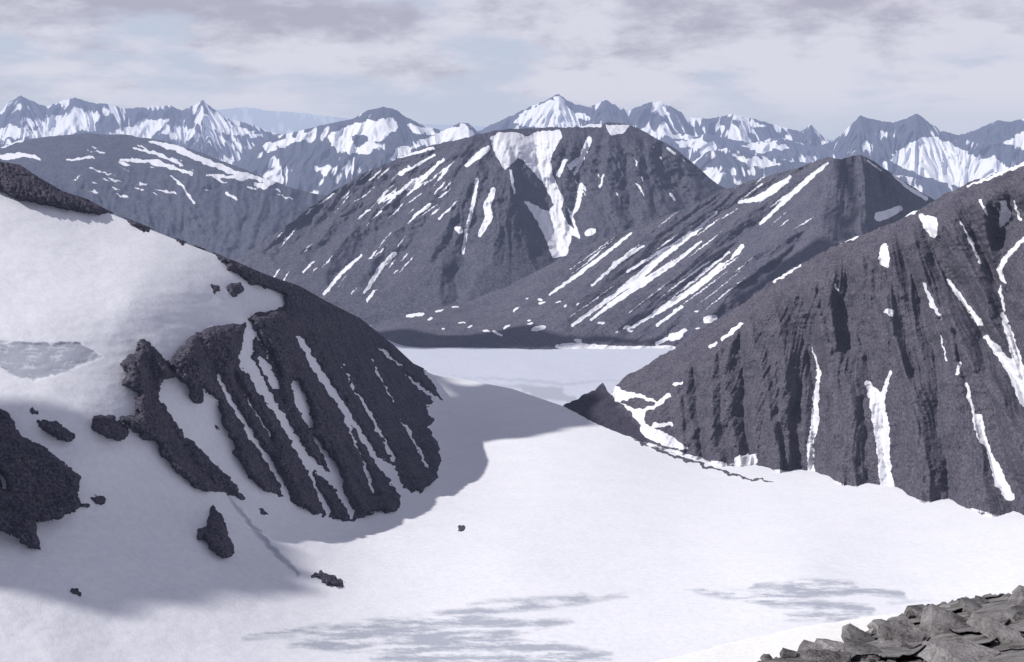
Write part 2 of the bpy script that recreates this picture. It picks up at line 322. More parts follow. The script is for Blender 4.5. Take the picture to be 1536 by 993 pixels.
GS=[[(1300,430,.2),(1340,520,.8),(1362,620,1),(1376,770,1)],[(1225,430,.2),(1252,530,.8),(1266,640,1),(1276,770,1)],[(1160,500,.2),(1164,570,.7),(1172,650,1),(1178,740,1)],[(1000,560,.1),(1005,600,.7),(1010,680,1)],[(1080,520,.1),(1080,600,.8),(1092,710,1)],
 [(1345,560,.4),(1350,650,.8),(1352,770,1)],[(1410,480,.4),(1432,580,.8),(1450,680,1),(1470,780,1)],[(1240,600,.4),(1244,740,1)],[(1196,560,.4),(1196,730,1)],[(1295,600,.4),(1300,750,1)],[(1470,560,.4),(1500,650,1),(1530,740,1)],[(1320,390,.3),(1350,470,.9),(1372,560,.9)],[(1410,360,.3),(1445,430,.9),(1480,500,.6)],[(1020,550,.2),(1025,680,.8)],[(1145,560,.3),(1152,720,.9)],
 [(1240,400,.2),(1262,450,.9),(1275,520,.8)],[(1190,420,.2),(1215,480,.9),(1236,560,.8)],[(1290,370,.2),(1318,430,.9)],[(1480,290,.3),(1500,360,.9)],[(1460,350,.3),(1490,420,.9)],[(1130,460,.2),(1150,520,.8),(1158,600,.6)]]
g20=blur(tents(GL,46),1); g8=blur(tents(GS,20),1)
def disp_r1(U,V):
    vt=np.interp(U,[a for a,b in r1_top],[b for a,b in r1_top])
    k=np.clip((U-900)/160,0.12,1)*np.clip((V-vt)/45,0.12,1)
    wU=U+9*fbm(U/60,V/110,3,55)
    g=fan(U,V,1310,120,20,240,41,4,0.02,0.7,0.6)
    toe=np.clip((960-U)/40,0,1)
    return k*(g*10+crag(U,V,34,87)*7+(sample(g20,wU,V)-.4)*96+sample(g8,wU,V)*36)+0.9*fbm(U/6,V/6,3,9)+toe*crag(U,V,16,5)*6
base1=lambda U: np.interp(U,[845,900,960,1060,1110,1215,1340,1430,1536],[612,642,662,690,697,714,745,757,782])
def snow1(U,V):
    a=sample(b1,U,V,3,10)
    fr=np.clip(1-(base1(U)-V)/5,0,1)*0.5+0.35*fbm(U/26,V/14,3,61)
    return np.maximum(a,fr*(V>base1(U)-10))
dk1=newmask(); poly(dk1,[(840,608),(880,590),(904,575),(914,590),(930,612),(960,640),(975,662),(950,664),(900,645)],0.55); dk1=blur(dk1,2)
M_r1=mat_terrain('grey_scree_rock',0.6,rock=((0.044,0.040,0.056),(0.09,0.085,0.109),(0.17,0.164,0.195)),bump=0.9,midb=.2,tf=.3)
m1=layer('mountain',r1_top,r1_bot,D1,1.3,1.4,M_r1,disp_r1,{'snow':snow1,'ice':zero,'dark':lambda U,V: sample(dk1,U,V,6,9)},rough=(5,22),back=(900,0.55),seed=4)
tag(m1,"steep dark grey scree mountain with snow filled gullies","mountain","structure")
# ============================================================= LOWER GLACIER
lg=newmask(); line(lg,[(660,564,2),(780,570,4),(850,576,4),(990,566,2)],0.8); line(lg,[(785,584,8),(840,586,11)],1); line(lg,[(800,592,9),(860,598,10)],1);line(lg,[(740,578,3),(800,580,6)],.8); line(lg,[(700,530,3),(900,532,3)],0.4); lgb=blur(lg,2)
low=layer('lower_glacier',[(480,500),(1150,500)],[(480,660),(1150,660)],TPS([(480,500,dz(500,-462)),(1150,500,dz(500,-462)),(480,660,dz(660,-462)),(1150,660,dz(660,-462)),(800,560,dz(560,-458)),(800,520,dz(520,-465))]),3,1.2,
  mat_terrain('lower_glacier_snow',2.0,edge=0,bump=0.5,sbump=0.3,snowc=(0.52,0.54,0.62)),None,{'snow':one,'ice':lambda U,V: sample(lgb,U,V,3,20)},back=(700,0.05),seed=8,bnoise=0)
tag(low,"flat snow covered glacier tongue in the valley","glacier","structure")
# ============================================================= M2
m2_top=[(520,494),(560,487),(620,470),(700,452),(760,430),(840,388),(880,368),(960,338),(1040,308),(1080,287),(1130,270),(1200,250),(1240,236),(1262,238),(1290,231),(1312,242),(1340,262),(1385,290),(1430,315),(1500,345),(1600,400)]
m2_bot=[(520,525),(600,538),(850,545),(1010,545),(1100,560),(1600,560)]
m2c=[(520,494,2850),(560,487,2850),(600,516,2620),(700,452,2930),(700,518,2600),(850,521,2590),(1000,520,2600),(840,388,2990),(960,338,3030),(1080,287,3060),(1200,250,3040),(1290,232,2900),(1385,290,3180),(1430,315,3350),(1600,400,3700),
 (1275,400,2600),(1150,420,2680),(1000,430,2790),(1380,380,3050),(850,450,2760),(1100,560,2450),(1600,560,3000),(1262,320,2760)]
D2=TPS(m2c)
g2t=blur(tents([[(1235,248,.4),(1178,300,.9),(1100,370,.9),(1020,440,.6),(960,490,.3)],[(1165,275,.4),(1108,304,.8),(1000,378,1),(925,440,.8),(858,488,.4)],[(1082,397,.5),(1000,460,.7),(948,491,.4)],[(1200,360,.5),(1130,440,.8),(1080,490,.6)],[(946,345,.3),(862,415,.7),(800,460,.3)],
   [(1275,250,.5),(1268,320,.9),(1255,380,.9)],[(1310,255,.5),(1330,320,.9),(1345,360,.9)]],34),1)
def disp_m2(U,V):
    g=par(U,V,-205,150,24,5,51,4,5); k=np.clip((U-650)/350,0.15,1)
    g2=fan(U,V,1280,130,7,200,55,4,0.05,0.8,.5); w=sst(U,1210,1290)
    return k*((1-w)*g*10+w*g2*16+(sample(g2t,U,V,5,30)-.4)*38)+crag(U,V,30,57)*5*k+0.7*fbm(U/6,V/6,3,9)
s2=newmask()
for p in [[(1242,244,3),(1215,266,7),(1178,300,7),(1140,336,4)],[(1186,264,4),(1160,285,10),(1135,298,8),(1108,304,4)],[(1075,318,3),(1040,350,6),(1000,378,9),(960,415,9),(925,440,6),(858,488,4)],[(1052,362,3),(1010,395,6),(960,428,6),(905,465,5),(886,480,3)],
 [(1082,397,6),(1045,430,8),(1000,460,7),(948,491,3)],[(946,350,3),(905,383,5),(862,415,5),(824,442,3)],[(966,368,3),(925,395,5),(888,428,3)],[(1114,368,6),(1098,386,4)],[(1002,370,3),(940,408,4)],[(1024,460,3),(985,488,4)],
 [(1340,262,3),(1360,280,5),(1390,298,6)],[(1318,325,14),(1330,322,12),(1350,312,8)],[(1300,240,2),(1322,256,3)],[(835,519,5),(860,520,12),(900,522,9),(950,524,8),(1010,522,8)],[(1008,506,12),(1020,503,10)],[(612,473,6),(634,471,5)],[(800,494,6),(815,491,7)],[(942,491,8),(935,493,3)],[(870,512,6),(862,510,3)],[(1060,480,12),(1072,476,8)],[(690,452,4),(702,450,3)],[(740,497,4),(752,503,4)],[(985,515,5),(1030,495,3)]]: line(s2,p)
streaks(s2,26,(640,440,1050,500),-20,(5,16),(2,3.5),5,25)
streaks(s2,18,(1000,250,1230,330),143,(20,50),(1.4,2.6),6,4)
streaks(s2,30,(880,340,1140,430),143,(40,110),(1.3,2.2),66,2)
b2=blur(s2,1)
M_2=mat_terrain('valley_scree_rock',1.2,rock=((0.052,0.051,0.073),(0.095,0.093,0.121),(0.16,0.157,0.188)),bump=0.7,midb=.15,tf=.2,edge=.2)
m2=layer('mountain.001',m2_top,m2_bot,D2,1.4,1.4,M_2,disp_m2,{'snow':lambda U,V: sample(b2,U,V,1.4,9)*1.1,'ice':zero},rough=(2,22),back=(900,0.5),seed=6)
tag(m2,"pointed grey mountain with long parallel snow streaks","mountain","structure")
# ============================================================= M1 central
m3_top=[(330,400),(360,385),(430,338),(480,300),(540,262),(600,236),(640,220),(700,206),(740,196),(800,192),(870,189),(912,183),(945,187),(980,205),(1010,220),(1040,245),(1080,280),(1150,310),(1250,360)]
m3_bot=[(330,480),(520,500),(560,520),(760,500),(1080,420),(1250,420)]
m3c=[(330,400,3500),(360,385,3450),(480,300,3600),(600,236,3750),(740,196,3700),(870,189,3800),(945,187,3850),(1080,280,3900),(1250,360,4000),(480,440,3130),(560,487,2960),(520,400,3250),(700,452,3020),(840,388,3240),(700,330,3230),(820,300,3520),(780,230,3680),(742,280,3320),(960,338,3420),(1080,400,3400),(950,260,3650),(600,330,3400),(1250,420,3700),(330,480,3200)]
D3=TPS(m3c)
g3=blur(tents([[(735,205,.5),(690,260,1),(640,330,1),(560,430,.5)],[(660,225,.5),(610,290,1),(560,350,.8),(500,420,.4)],[(740,215,.6),(725,290,1),(695,380,1),(680,450,.4)],[(800,210,.6),(815,290,1),(838,385,1)],[(590,250,.5),(540,310,.9),(470,380,.4)],[(700,240,.4),(660,310,.8),(610,390,.6)],
   [(885,210,.6),(865,290,1),(850,360,.8)],[(930,205,.4),(940,280,.8),(950,340,.4)],[(990,225,.4),(1010,280,.8),(1030,310,.5)],[(530,275,.4),(480,330,.8),(420,380,.4)]],40),1)
g3b=blur(tents([[(625,228,.5),(585,280,1),(540,340,.6)],[(680,215,.5),(645,270,1),(610,330,.7)],[(560,255,.5),(510,310,1),(470,350,.4)],[(718,260,.5),(690,320,1),(655,390,.6)],[(640,260,.5),(600,320,1),(560,370,.5)],[(905,200,.5),(900,260,1),(905,320,.6)],[(960,215,.5),(975,270,1),(985,320,.5)],[(770,225,.5),(790,280,1),(800,350,.8)],[(850,215,.5),(838,270,1)],[(500,290,.5),(450,340,1),(400,380,.4)]],16),1)
def disp_m3(U,V):
    g=fan(U,V,800,60,16,120,71,4,0.08,0.85,0.6); k=np.clip((V-188)/40,0.2,1); up=1-0.75*sst(V,290,420)
    return k*(g*8*up+crag(U,V,26,73)*8*up+(sample(g3,U,V,8,30)-.4)*48+sample(g3b,U,V,4,25)*22)+0.7*fbm(U/6,V/6,3,9)
s3=newmask()
poly(s3,[(735,207),(748,199),(775,198),(790,205),(805,198),(840,194),(843,204),(826,238),(828,262),(845,298),(862,330),(872,360),(858,352),(850,384),(828,386),(820,360),(808,335),(785,300),(800,306),(822,318),(832,308),(815,275),(798,255),(780,236),(768,245),(757,255),(742,230)])
poly(s3,[(800,262),(812,285),(818,300),(806,290),(796,272)],0)
poly(s3,[(846,300),(856,325),(862,345),(852,335),(842,315)],0)
poly(s3,[(908,188),(945,187),(935,200),(915,203)])
for p in [[(732,222,8),(715,235,10),(700,248,5)],[(716,268,4),(710,305,6),(700,345,5),(694,380,4)],[(740,285,7),(730,310,11),(734,325,11),(720,352,7)],[(666,238,3),(640,262,6),(610,285,3)],[(652,232,3),(600,262,3)],[(592,380,6),(572,400,7),(545,440,3)],[(542,383,3),(510,412,5),(486,442,3)],
 [(690,345,9),(684,342,5)],[(884,208,8),(872,240,8),(862,262,4)],[(872,278,7),(866,310,6),(856,325,3)],[(882,350,10),(890,346,8)],[(840,189,4),(870,188,5),(900,188,5)],[(848,240,5),(838,262,7)],[(866,240,6),(855,250,8)],[(600,236,3),(650,222,4)],[(470,392,3),(455,408,3)],[(1000,222,3),(1012,230,4)],[(905,262,3),(900,280,3)],[(1005,290,4),(1012,300,3)],[(765,255,4),(772,290,3)]]: line(s3,p)
streaks(s3,50,(470,240,690,330),137,(12,50),(1.4,2.8),15,7)
streaks(s3,22,(420,330,640,440),132,(12,44),(1.4,2.6),16,6)
streaks(s3,14,(860,210,1040,290),60,(4,16),(1.5,3.0),17,14)
b33=blur(s3,1)
M_3=mat_terrain('central_scree_rock',1.5,rock=((0.046,0.046,0.069),(0.085,0.084,0.113),(0.147,0.145,0.177)),bump=0.7,midb=.15,tf=.2,edge=.2)
m3=layer('mountain.002',m3_top,m3_bot,D3,1.4,1.4,M_3,disp_m3,{'snow':lambda U,V: sample(b33,U,V,1.7,9)*1.1,'ice':zero},rough=(2.5,20),back=(1500,0.45),seed=7)
tag(m3,"broad grey flat-topped mountain with forked snow couloir","mountain","structure")
# ============================================================= G left hill
g_top=[(-220,240),(-100,225),(0,222),(30,210),(80,204),(130,200),(190,202),(250,212),(300,228),(350,248),(400,268),(440,283),(485,292),(560,330)]
g_bot=[(-220,380),(0,380),(300,470),(560,470)]
DG=TPS([(-220,240,5200),(0,222,5200),(130,200,5200),(300,228,5000),(485,292,4900),(560,330,4900),(0,380,4000),(-220,380,4000),(250,330,4350),(400,380,4100),(200,250,4850),(560,470,3900),(300,470,3800),(100,300,4450)])
def disp_g(U,V):
    k=np.clip((V-235)/40,0.1,1)
    return k*(par(U,V,-15,100,34,2.4,81,4,14)*17+crag(U,V,30,83)*11)+8*fbm(U/70,V/40,4,18)+0.6*fbm(U/6,V/6,2,4)
s4=newmask()
for p in [[(225,212,4),(260,222,8),(300,238,8),(350,258,7),(410,274,7)],[(180,240,3),(230,242,6),(290,262,4)],[(310,262,3),(370,268,6)],[(380,275,3),(395,280,9),(404,276,6)],[(-200,225,6),(0,218,9),(40,208,3)],[(255,262,2),(275,280,3),(292,305,3)],[(100,240,3),(140,235,3)],[(60,238,4),(35,232,7),(0,236,6)],[(340,290,3),(352,298,5)],[(415,290,2),(440,300,2)],[(110,270,2),(122,262,2)],[(200,222,3),(240,232,5),(270,246,3)]]: line(s4,p)
streaks(s4,50,(120,212,420,290),17,(8,34),(1.5,3.2),25,12)
b4=blur(s4,1)
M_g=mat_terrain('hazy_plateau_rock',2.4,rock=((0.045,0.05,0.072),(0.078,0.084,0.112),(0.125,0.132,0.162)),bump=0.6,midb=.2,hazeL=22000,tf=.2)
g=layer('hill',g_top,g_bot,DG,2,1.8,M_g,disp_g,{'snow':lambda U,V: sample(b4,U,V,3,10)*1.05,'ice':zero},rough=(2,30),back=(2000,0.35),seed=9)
tag(g,"rounded grey plateau hill with thin snow bands","hill","structure")
# ============================================================= far ranges
def far_layer(name,top,bot,dt,db,lam,label,seed,patches=(),thr=0.0,rs=1.5,amp=12,holes=(),wl=16,hl=17500.0,haze=HAZE):
    tp=np.array(top,float); bt=np.array(bot,float)
    sl=np.gradient(np.interp(np.arange(-300,1800),tp[:,0],tp[:,1])); kk=np.exp(-np.linspace(-2,2,31)**2);kk/=kk.sum(); sl=np.convolve(sl,kk,'same')
    def com(U,V):
        vt=np.interp(U,tp[:,0],tp[:,1]); s=np.interp(U,np.arange(-300,1800),sl)
        h=(V-vt)
        c=U-np.clip(s*1.3,-1.4,1.4)*h*0.9+4*fbm(U/32,V/32,2,seed+8)
        return vt,h,c
    def dep(U,V):
        vt=np.interp(U,tp[:,0],tp[:,1]); vb=np.interp(U,bt[:,0],bt[:,1])
        t=np.clip((V-vt)/(vb-vt),0,1)
        return (dt+(db-dt)*t)
    def rb(U,V):
        vt,h,c=com(U,V)
        return -ridged(c/wl,h/(wl*3.0),3,seed,0.8,0.55)
    def rbig(U,V):
        vt,h,c=com(U,V)
        return -ridged(c/(wl*3.2),h/(wl*5),3,seed+4,0.9,0.5)
    pm=newmask()
    for p in patches: poly(pm,p)
    for p in holes: poly(pm,p,0)
    pb=blur(pm,2)
    def sn(U,V):
        r=rb(U,V); B=rbig(U,V)
        a=0.4+0.85*(r+thr)+0.5*(B+.45)+0.65*fbm(U/50,V/26,2,seed+9)
        return np.clip(np.maximum(a,sample(pb,U,V,5,10)*1.2+0.2*(r+.3)),0,1)
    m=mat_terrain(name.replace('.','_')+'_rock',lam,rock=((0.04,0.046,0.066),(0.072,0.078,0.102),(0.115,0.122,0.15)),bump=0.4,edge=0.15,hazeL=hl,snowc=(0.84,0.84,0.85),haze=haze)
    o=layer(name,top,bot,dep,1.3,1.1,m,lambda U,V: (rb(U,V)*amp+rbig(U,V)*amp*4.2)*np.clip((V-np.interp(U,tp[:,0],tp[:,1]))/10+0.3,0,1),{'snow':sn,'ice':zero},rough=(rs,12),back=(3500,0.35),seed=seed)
    tag(o,label,"mountain range" if 'hill' not in name else "hill","structure"); return o
far_layer('hill.001',[(330,262),(360,240),(385,215),(410,205),(450,196),(500,184),(530,178),(550,166),(575,160),(595,165),(610,176),(640,190),(665,196),(690,184),(703,184),(716,198),(740,215),(800,240)],[(330,320),(800,320)],8500,6300,4.5,"snow patched rounded hill below a small dark summit",101,
 patches=[[(490,205),(520,190),(560,180),(590,178),(600,188),(580,205),(555,215),(560,228),(530,232),(505,228),(498,215)],[(620,215),(650,205),(680,190),(700,188),(712,205),(690,215),(650,220)],[(400,215),(440,205),(480,195),(470,203),(430,218),(395,228)],[(590,225),(630,215),(600,240)],[(610,185),(650,195),(660,200),(640,202),(615,195)]],
 holes=[[(525,205),(545,200),(555,212),(535,222)]],thr=0.18,amp=14,wl=18)
far_layer('mountain_range',[(-220,170),(-100,190),(0,168),(15,152),(32,143),(48,152),(70,160),(90,152),(112,146),(135,154),(160,156),(190,163),(225,160),(255,158),(272,166),(290,158),(305,151),(320,163),(345,178),(380,188),(420,202),(470,225),(520,240)],[(-220,260),(520,290)],11500,8500,6,"jagged far peaks streaked with snow",111,
 patches=[[(50,205),(75,172),(110,178),(120,195),(90,205)],[(190,195),(215,180),(255,178),(240,195),(210,206)],[(300,170),(330,178),(370,193),(400,206),(340,200),(305,190)],[(0,192),(40,192),(60,205),(0,205)],[(120,175),(150,165),(140,198),(125,198)]],thr=0.46,amp=15,rs=2.4,wl=14)
far_layer('mountain_range.001',[(660,215),(720,196),(745,183),(765,174),(800,158),(820,150),(838,140),(850,150),(862,156),(885,160),(908,150),(925,158),(945,166),(965,156),(990,151),(1012,163),(1035,176),(1065,178),(1100,171),(1130,178),(1165,188),(1200,197),(1210,192),(1216,184),(1224,196),(1250,215),(1300,235),(1360,245)],[(660,280),(1100,300),(1360,330)],11000,8000,6,"jagged alpine range with a bright snowy peak",121,
 patches=[[(780,172),(800,162),(825,152),(838,142),(848,155),(855,165),(870,182),(850,192),(815,192),(795,188),(770,185)],[(860,165),(880,170),(885,180),(868,178)],[(1090,173),(1130,182),(1160,192),(1120,190)],[(1000,200),(1050,205),(1060,220),(1018,218)],[(1100,225),(1150,220),(1200,225),(1250,235),(1180,250),(1120,240)],[(1230,208),(1255,220),(1240,230)],[(985,155),(1000,162),(1005,175),(992,170)]],thr=0.28,amp=15,rs=2.4,wl=14)
far_layer('mountain_range.002',[(1210,225),(1250,212),(1268,196),(1290,173),(1305,178),(1340,184),(1358,178),(1375,170),(1392,182),(1412,196),(1440,203),(1460,196),(1495,181),(1515,182),(1536,178),(1600,165),(1720,185)],[(1210,300),(1350,330),(1720,330)],10000,7000,5.5,"dark far peaks above a broad snow basin",131,
 patches=[[(1340,230),(1370,212),(1400,205),(1425,215),(1450,228),(1475,240),(1490,235),(1510,250),(1540,290),(1440,285),(1400,268),(1360,255),(1335,242)],[(1500,215),(1540,195),(1600,190),(1600,230),(1540,225)]],thr=0.14,amp=15,rs=2.2,wl=14)
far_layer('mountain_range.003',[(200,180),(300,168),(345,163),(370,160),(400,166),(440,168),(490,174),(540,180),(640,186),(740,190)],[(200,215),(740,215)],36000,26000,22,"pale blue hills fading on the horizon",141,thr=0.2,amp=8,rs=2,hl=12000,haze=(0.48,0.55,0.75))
far_layer('hill.002',[(1030,250),(1060,228),(1090,222),(1150,236),(1200,244),(1250,242),(1300,252),(1340,262),(1400,270),(1440,280),(1500,300)],[(1030,320),(1500,340)],7000,5500,4.5,"low blue grey foothill dusted with snow",151,thr=0.22,amp=12,rs=3,
 patches=[[(1090,232),(1150,240),(1180,250),(1130,250)],[(1230,248),(1290,258),(1330,268),(1260,262)]],hl=15000)
far_layer('mountain_range.004',[(960,225),(1000,206),(1030,210),(1060,200),(1090,208),(1130,214),(1170,206),(1200,214),(1240,222),(1280,232),(1320,244)],[(960,290),(1320,320)],9300,7600,5.5,"lower snow ribbed ridge before the alpine range",161,thr=0.3,amp=14,rs=3,wl=14,hl=15000,
 patches=[[(1010,212),(1050,208),(1070,218),(1030,222)],[(1110,218),(1160,212),(1190,222),(1140,228)]])
n=60; xs=np.sign(np.linspace(-1,1,n))*np.abs(np.linspace(-1,1,n))**2*70000; X,Y=np.meshgrid(xs,np.abs(np.linspace(0,1,n))**2*90000-3000)
Zf=-900+60*fbm(X/4000,Y/4000,4,3)
vf=mesh_from('valley_ground',np.stack([X,Y,Zf],-1).reshape(-1,3),grid_faces(n,n)[:,::-1],{'snow':np.full(n*n,0.45),'ice':np.zeros(n*n)},mat_terrain('valley_ground_rock',30,bump=0.3))
tag(vf,"dark valley ground with scattered snow","ground","structure")
# ============================================================= SHADE CLOUDS (added out of view, outlined to cast the wanted shadow patches)
mc=bpy.data.materials.new('shade_cloud_white'); mc.use_nodes=True
pbc=mc.node_tree.nodes['Principled BSDF']; pbc.inputs['Base Color'].default_value=(.85,.85,.9,1); pbc.inputs['Roughness'].default_value=1
nn_=mc.node_tree.nodes.new('ShaderNodeTexNoise'); nn_.inputs['Scale'].default_value=.01; rr_=mc.node_tree.nodes.new('ShaderNodeMapRange'); rr_.inputs[3].default_value=.7; rr_.inputs[4].default_value=.95
mc.node_tree.links.new(nn_.outputs[0],rr_.inputs[0]); mc.node_tree.links.new(rr_.outputs[0],pbc.inputs['Base Color'])
def shade_cloud(pts,depth,alt,seed,label):
    p=np.array(pts,float); G=world(p[:,0],p[:,1],depth(p[:,0],p[:,1]))
    t=(alt-G[:,2])/sd.z; Q=G+t[:,None]*np.array(sd)[None]
    lo=Q[:,:2].min(0)-60; hi=Q[:,:2].max(0)+60; nx=110
    X,Y=np.meshgrid(np.linspace(lo[0],hi[0],nx),np.linspace(lo[1],hi[1],nx))
    ext=(hi-lo).max()
    Xw=X+ext*.03*fbm(X/ext*8,Y/ext*8,3,seed); Yw=Y+ext*.03*fbm(X/ext*8+7,Y/ext*8,3,seed+2)
    ins=np.zeros(X.shape,bool); q=Q[:,:2]; n=len(q)
    for i in range(n):
        a,b=q[i],q[(i+1)%n]
        if a[1]==b[1]: continue
        ins^=((a[1]>Yw)!=(b[1]>Yw))&(Xw<(b[0]-a[0])*(Yw-a[1])/(b[1]-a[1])+a[0])
    m=ins.astype(float)
    for _ in range(3):
        m=(m+np.roll(m,1,0)+np.roll(m,-1,0)+np.roll(m,1,1)+np.roll(m,-1,1))/5
    h=np.clip(m-.35,0,1)
    th=ext*.04*(h**.5)*(1+.6*fbm(X/ext*14,Y/ext*14,4,seed+9))
    Pt=np.stack([X,Y,alt+th],-1).reshape(-1,3); Pb=np.stack([X,Y,alt-ext*.008*h**.5],-1).reshape(-1,3)
    f=grid_faces(nx,nx); K=(m.ravel()>.35); f=f[K[f].all(1)]
    o=mesh_from('shade_cloud',np.concatenate([Pt,Pb]),np.concatenate([f[:,::-1],f+nx*nx]),{},mc)
    tag(o,label,"shade_cloud","structure")
shade_cloud([(600,545),(640,548),(740,572),(840,600),(910,622),(880,634),(820,642),(790,658),(730,664),(690,668),(660,650),(620,620)],DM,700,1,"small unseen cumulus added to shade the pass")
shade_cloud([(-180,640),(60,600),(150,620),(260,690),(330,745),(400,820),(455,862),(430,876),(350,890),(250,903),(100,908),(-180,900)],DM,520,2,"flat unseen cumulus added to shade the snow slope")
shade_cloud([(1090,480),(1120,430),(1180,400),(1260,360),(1340,330),(1420,330),(1400,420),(1250,470),(1150,520),(1060,530)],D2,1300,3,"long unseen cumulus added to shade the valley mountain")
shade_cloud([(520,495),(600,500),(700,506),(790,494),(850,516),(1000,519),(1000,524),(820,528),(600,526),(520,520)],D2,900,4,"thin unseen cumulus band added to shade the valley mouth")
# ============================================================= FOREGROUND
near_ctrl=[(900,1040,8.6),(985,993,9.4),(1150,955,11),(1330,925,13),(1536,885,14),(1720,850,15),(1536,993,8.5),(1200,993,9.2),(1300,1200,5.2),(900,1250,5),(1720,1200,5)]
DN=TPS(near_ctrl)
M_ns=mat_terrain('bank_snow',0.02,snowc=(0.86,0.85,0.83),edge=0,bump=0.8,sbump=0.8)
bank=layer('snow_bank',[(700,1100),(900,1030),(985,992),(1060,973),(1150,952),(1250,932),(1330,920),(1450,912),(1720,900)],[(700,1250),(1720,1250)],DN,3,3,M_ns,lambda U,V: 14*fbm(U/120,V/60,3,3),{'snow':one,'ice':zero},rough=(3,60),back=(8,0.9),seed=12,nback=8,bnoise=0.02)
tag(bank,"bright granular snow bank beside loose summit rocks","snow bank","structure")
def mat_stone(name,c1,c2,c3):
    m=bpy.data.materials.new(name); m.use_nodes=True; nt=m.node_tree; N=nt.nodes; Lk=nt.links; pb=N['Principled BSDF']
    tc=N.new('ShaderNodeTexCoord')
    a=N.new('ShaderNodeTexNoise'); a.inputs['Scale'].default_value=3; a.inputs['Detail'].default_value=8; a.inputs['Roughness'].default_value=0.7
    b=N.new('ShaderNodeTexNoise'); b.inputs['Scale'].default_value=40; b.inputs['Detail'].default_value=5; b.inputs['Roughness'].default_value=0.7
    oi=N.new('ShaderNodeObjectInfo'); ad=N.new('ShaderNodeVectorMath'); ad.operation='ADD'
    Lk.new(tc.outputs['Object'],ad.inputs[0]); Lk.new(oi.outputs['Random'],ad.inputs[1])
    Lk.new(ad.outputs[0],a.inputs[0]); Lk.new(ad.outputs[0],b.inputs[0])
    cr=N.new('ShaderNodeValToRGB'); e=cr.color_ramp.elements; e[0].position=.38;e[0].color=(*c1,1);e[1].position=.62;e[1].color=(*c3,1);x=e.new(.48);x.color=(*c2,1)
    mm=N.new('ShaderNodeMath');mm.operation='MULTIPLY_ADD'; Lk.new(b.outputs[0],mm.inputs[0]);mm.inputs[1].default_value=.4
    m2_=N.new('ShaderNodeMath');m2_.operation='MULTIPLY';Lk.new(a.outputs[0],m2_.inputs[0]);m2_.inputs[1].default_value=.6;Lk.new(m2_.outputs[0],mm.inputs[2])
    Lk.new(mm.outputs[0],cr.inputs[0])
    hs=N.new('ShaderNodeHueSaturation'); mr=N.new('ShaderNodeMapRange'); Lk.new(oi.outputs['Random'],mr.inputs[0]); mr.inputs[3].default_value=.65;mr.inputs[4].default_value=1.15
    Lk.new(mr.outputs[0],hs.inputs['Value']); Lk.new(cr.outputs[0],hs.inputs['Color']); Lk.new(hs.outputs[0],pb.inputs['Base Color'])
    pb.inputs['Roughness'].default_value=.9; pb.inputs['Specular IOR Level'].default_value=.15
    bp=N.new('ShaderNodeBump'); bp.inputs['Distance'].default_value=.03; Lk.new(mm.outputs[0],bp.inputs['Height']); Lk.new(bp.outputs[0],pb.inputs['Normal'])
    return m
M_st=mat_stone('lichen_stone',(0.045,0.04,0.042),(0.17,0.16,0.162),(0.34,0.325,0.325))
out_top=[(1120,1000),(1165,985),(1215,972),(1255,966),(1290,950),(1325,934),(1350,922),(1385,912),(1440,900),(1490,892),(1536,886),(1720,866)]
def disp_out(U,V):
    A=(U*1.0-V*.55+22*fbm(U/90,V/70,3,16)); B=(V*1.7+U*.38+20*fbm(U/80,V/60,3,26))
    best=np.full(U.shape,1e9); sec=np.full(U.shape,1e9); bid=np.zeros(U.shape); gx=np.zeros(U.shape); gy=np.zeros(U.shape)
    ca=np.floor(A/95); cb=np.floor(B/50)
    for i in (-1,0,1):
        for j in (-1,0,1):
            x=ca+i; y=cb+j
            r1=_g(x.astype(np.int64)+5000,y.astype(np.int64)+5000,3)/6.2832; r2=_g(x.astype(np.int64)+5000,y.astype(np.int64)+5000,4)/6.2832
            dx=(A/95-(x+.1+.8*r1)); dy=(B/50-(y+.1+.8*r2)); d=np.abs(dx)+np.abs(dy)*1.1
            nb=d<best; sec=np.where(nb,best,np.minimum(sec,d)); best=np.where(nb,d,best)
            bid=np.where(nb,r1*7.3+r2*3.1,bid); gx=np.where(nb,dx,gx); gy=np.where(nb,dy,gy)
    rnd=bid-np.floor(bid); rn2=bid*3.7-np.floor(bid*3.7)
    edge=np.clip(.10-(sec-best),0,.10)/.10
    return -40-60*rnd+50*edge+gx*60*(rn2-.5)+gy*(26+50*rnd)*-1+6*fbm(U/14,V/8,4,4,.6)
outc=layer('rocky_ground',out_top,[(1120,1250),(1720,1250)],DN,1.2,1.0,mat_stone('outcrop_stone',(0.045,0.04,0.04),(0.17,0.16,0.16),(0.35,0.335,0.33)),disp_out,{},rough=(12,30),back=(7,0.9),seed=14,nback=8)
tag(outc,"fractured grey bedrock slabs under loose summit rocks","rocky ground","structure")
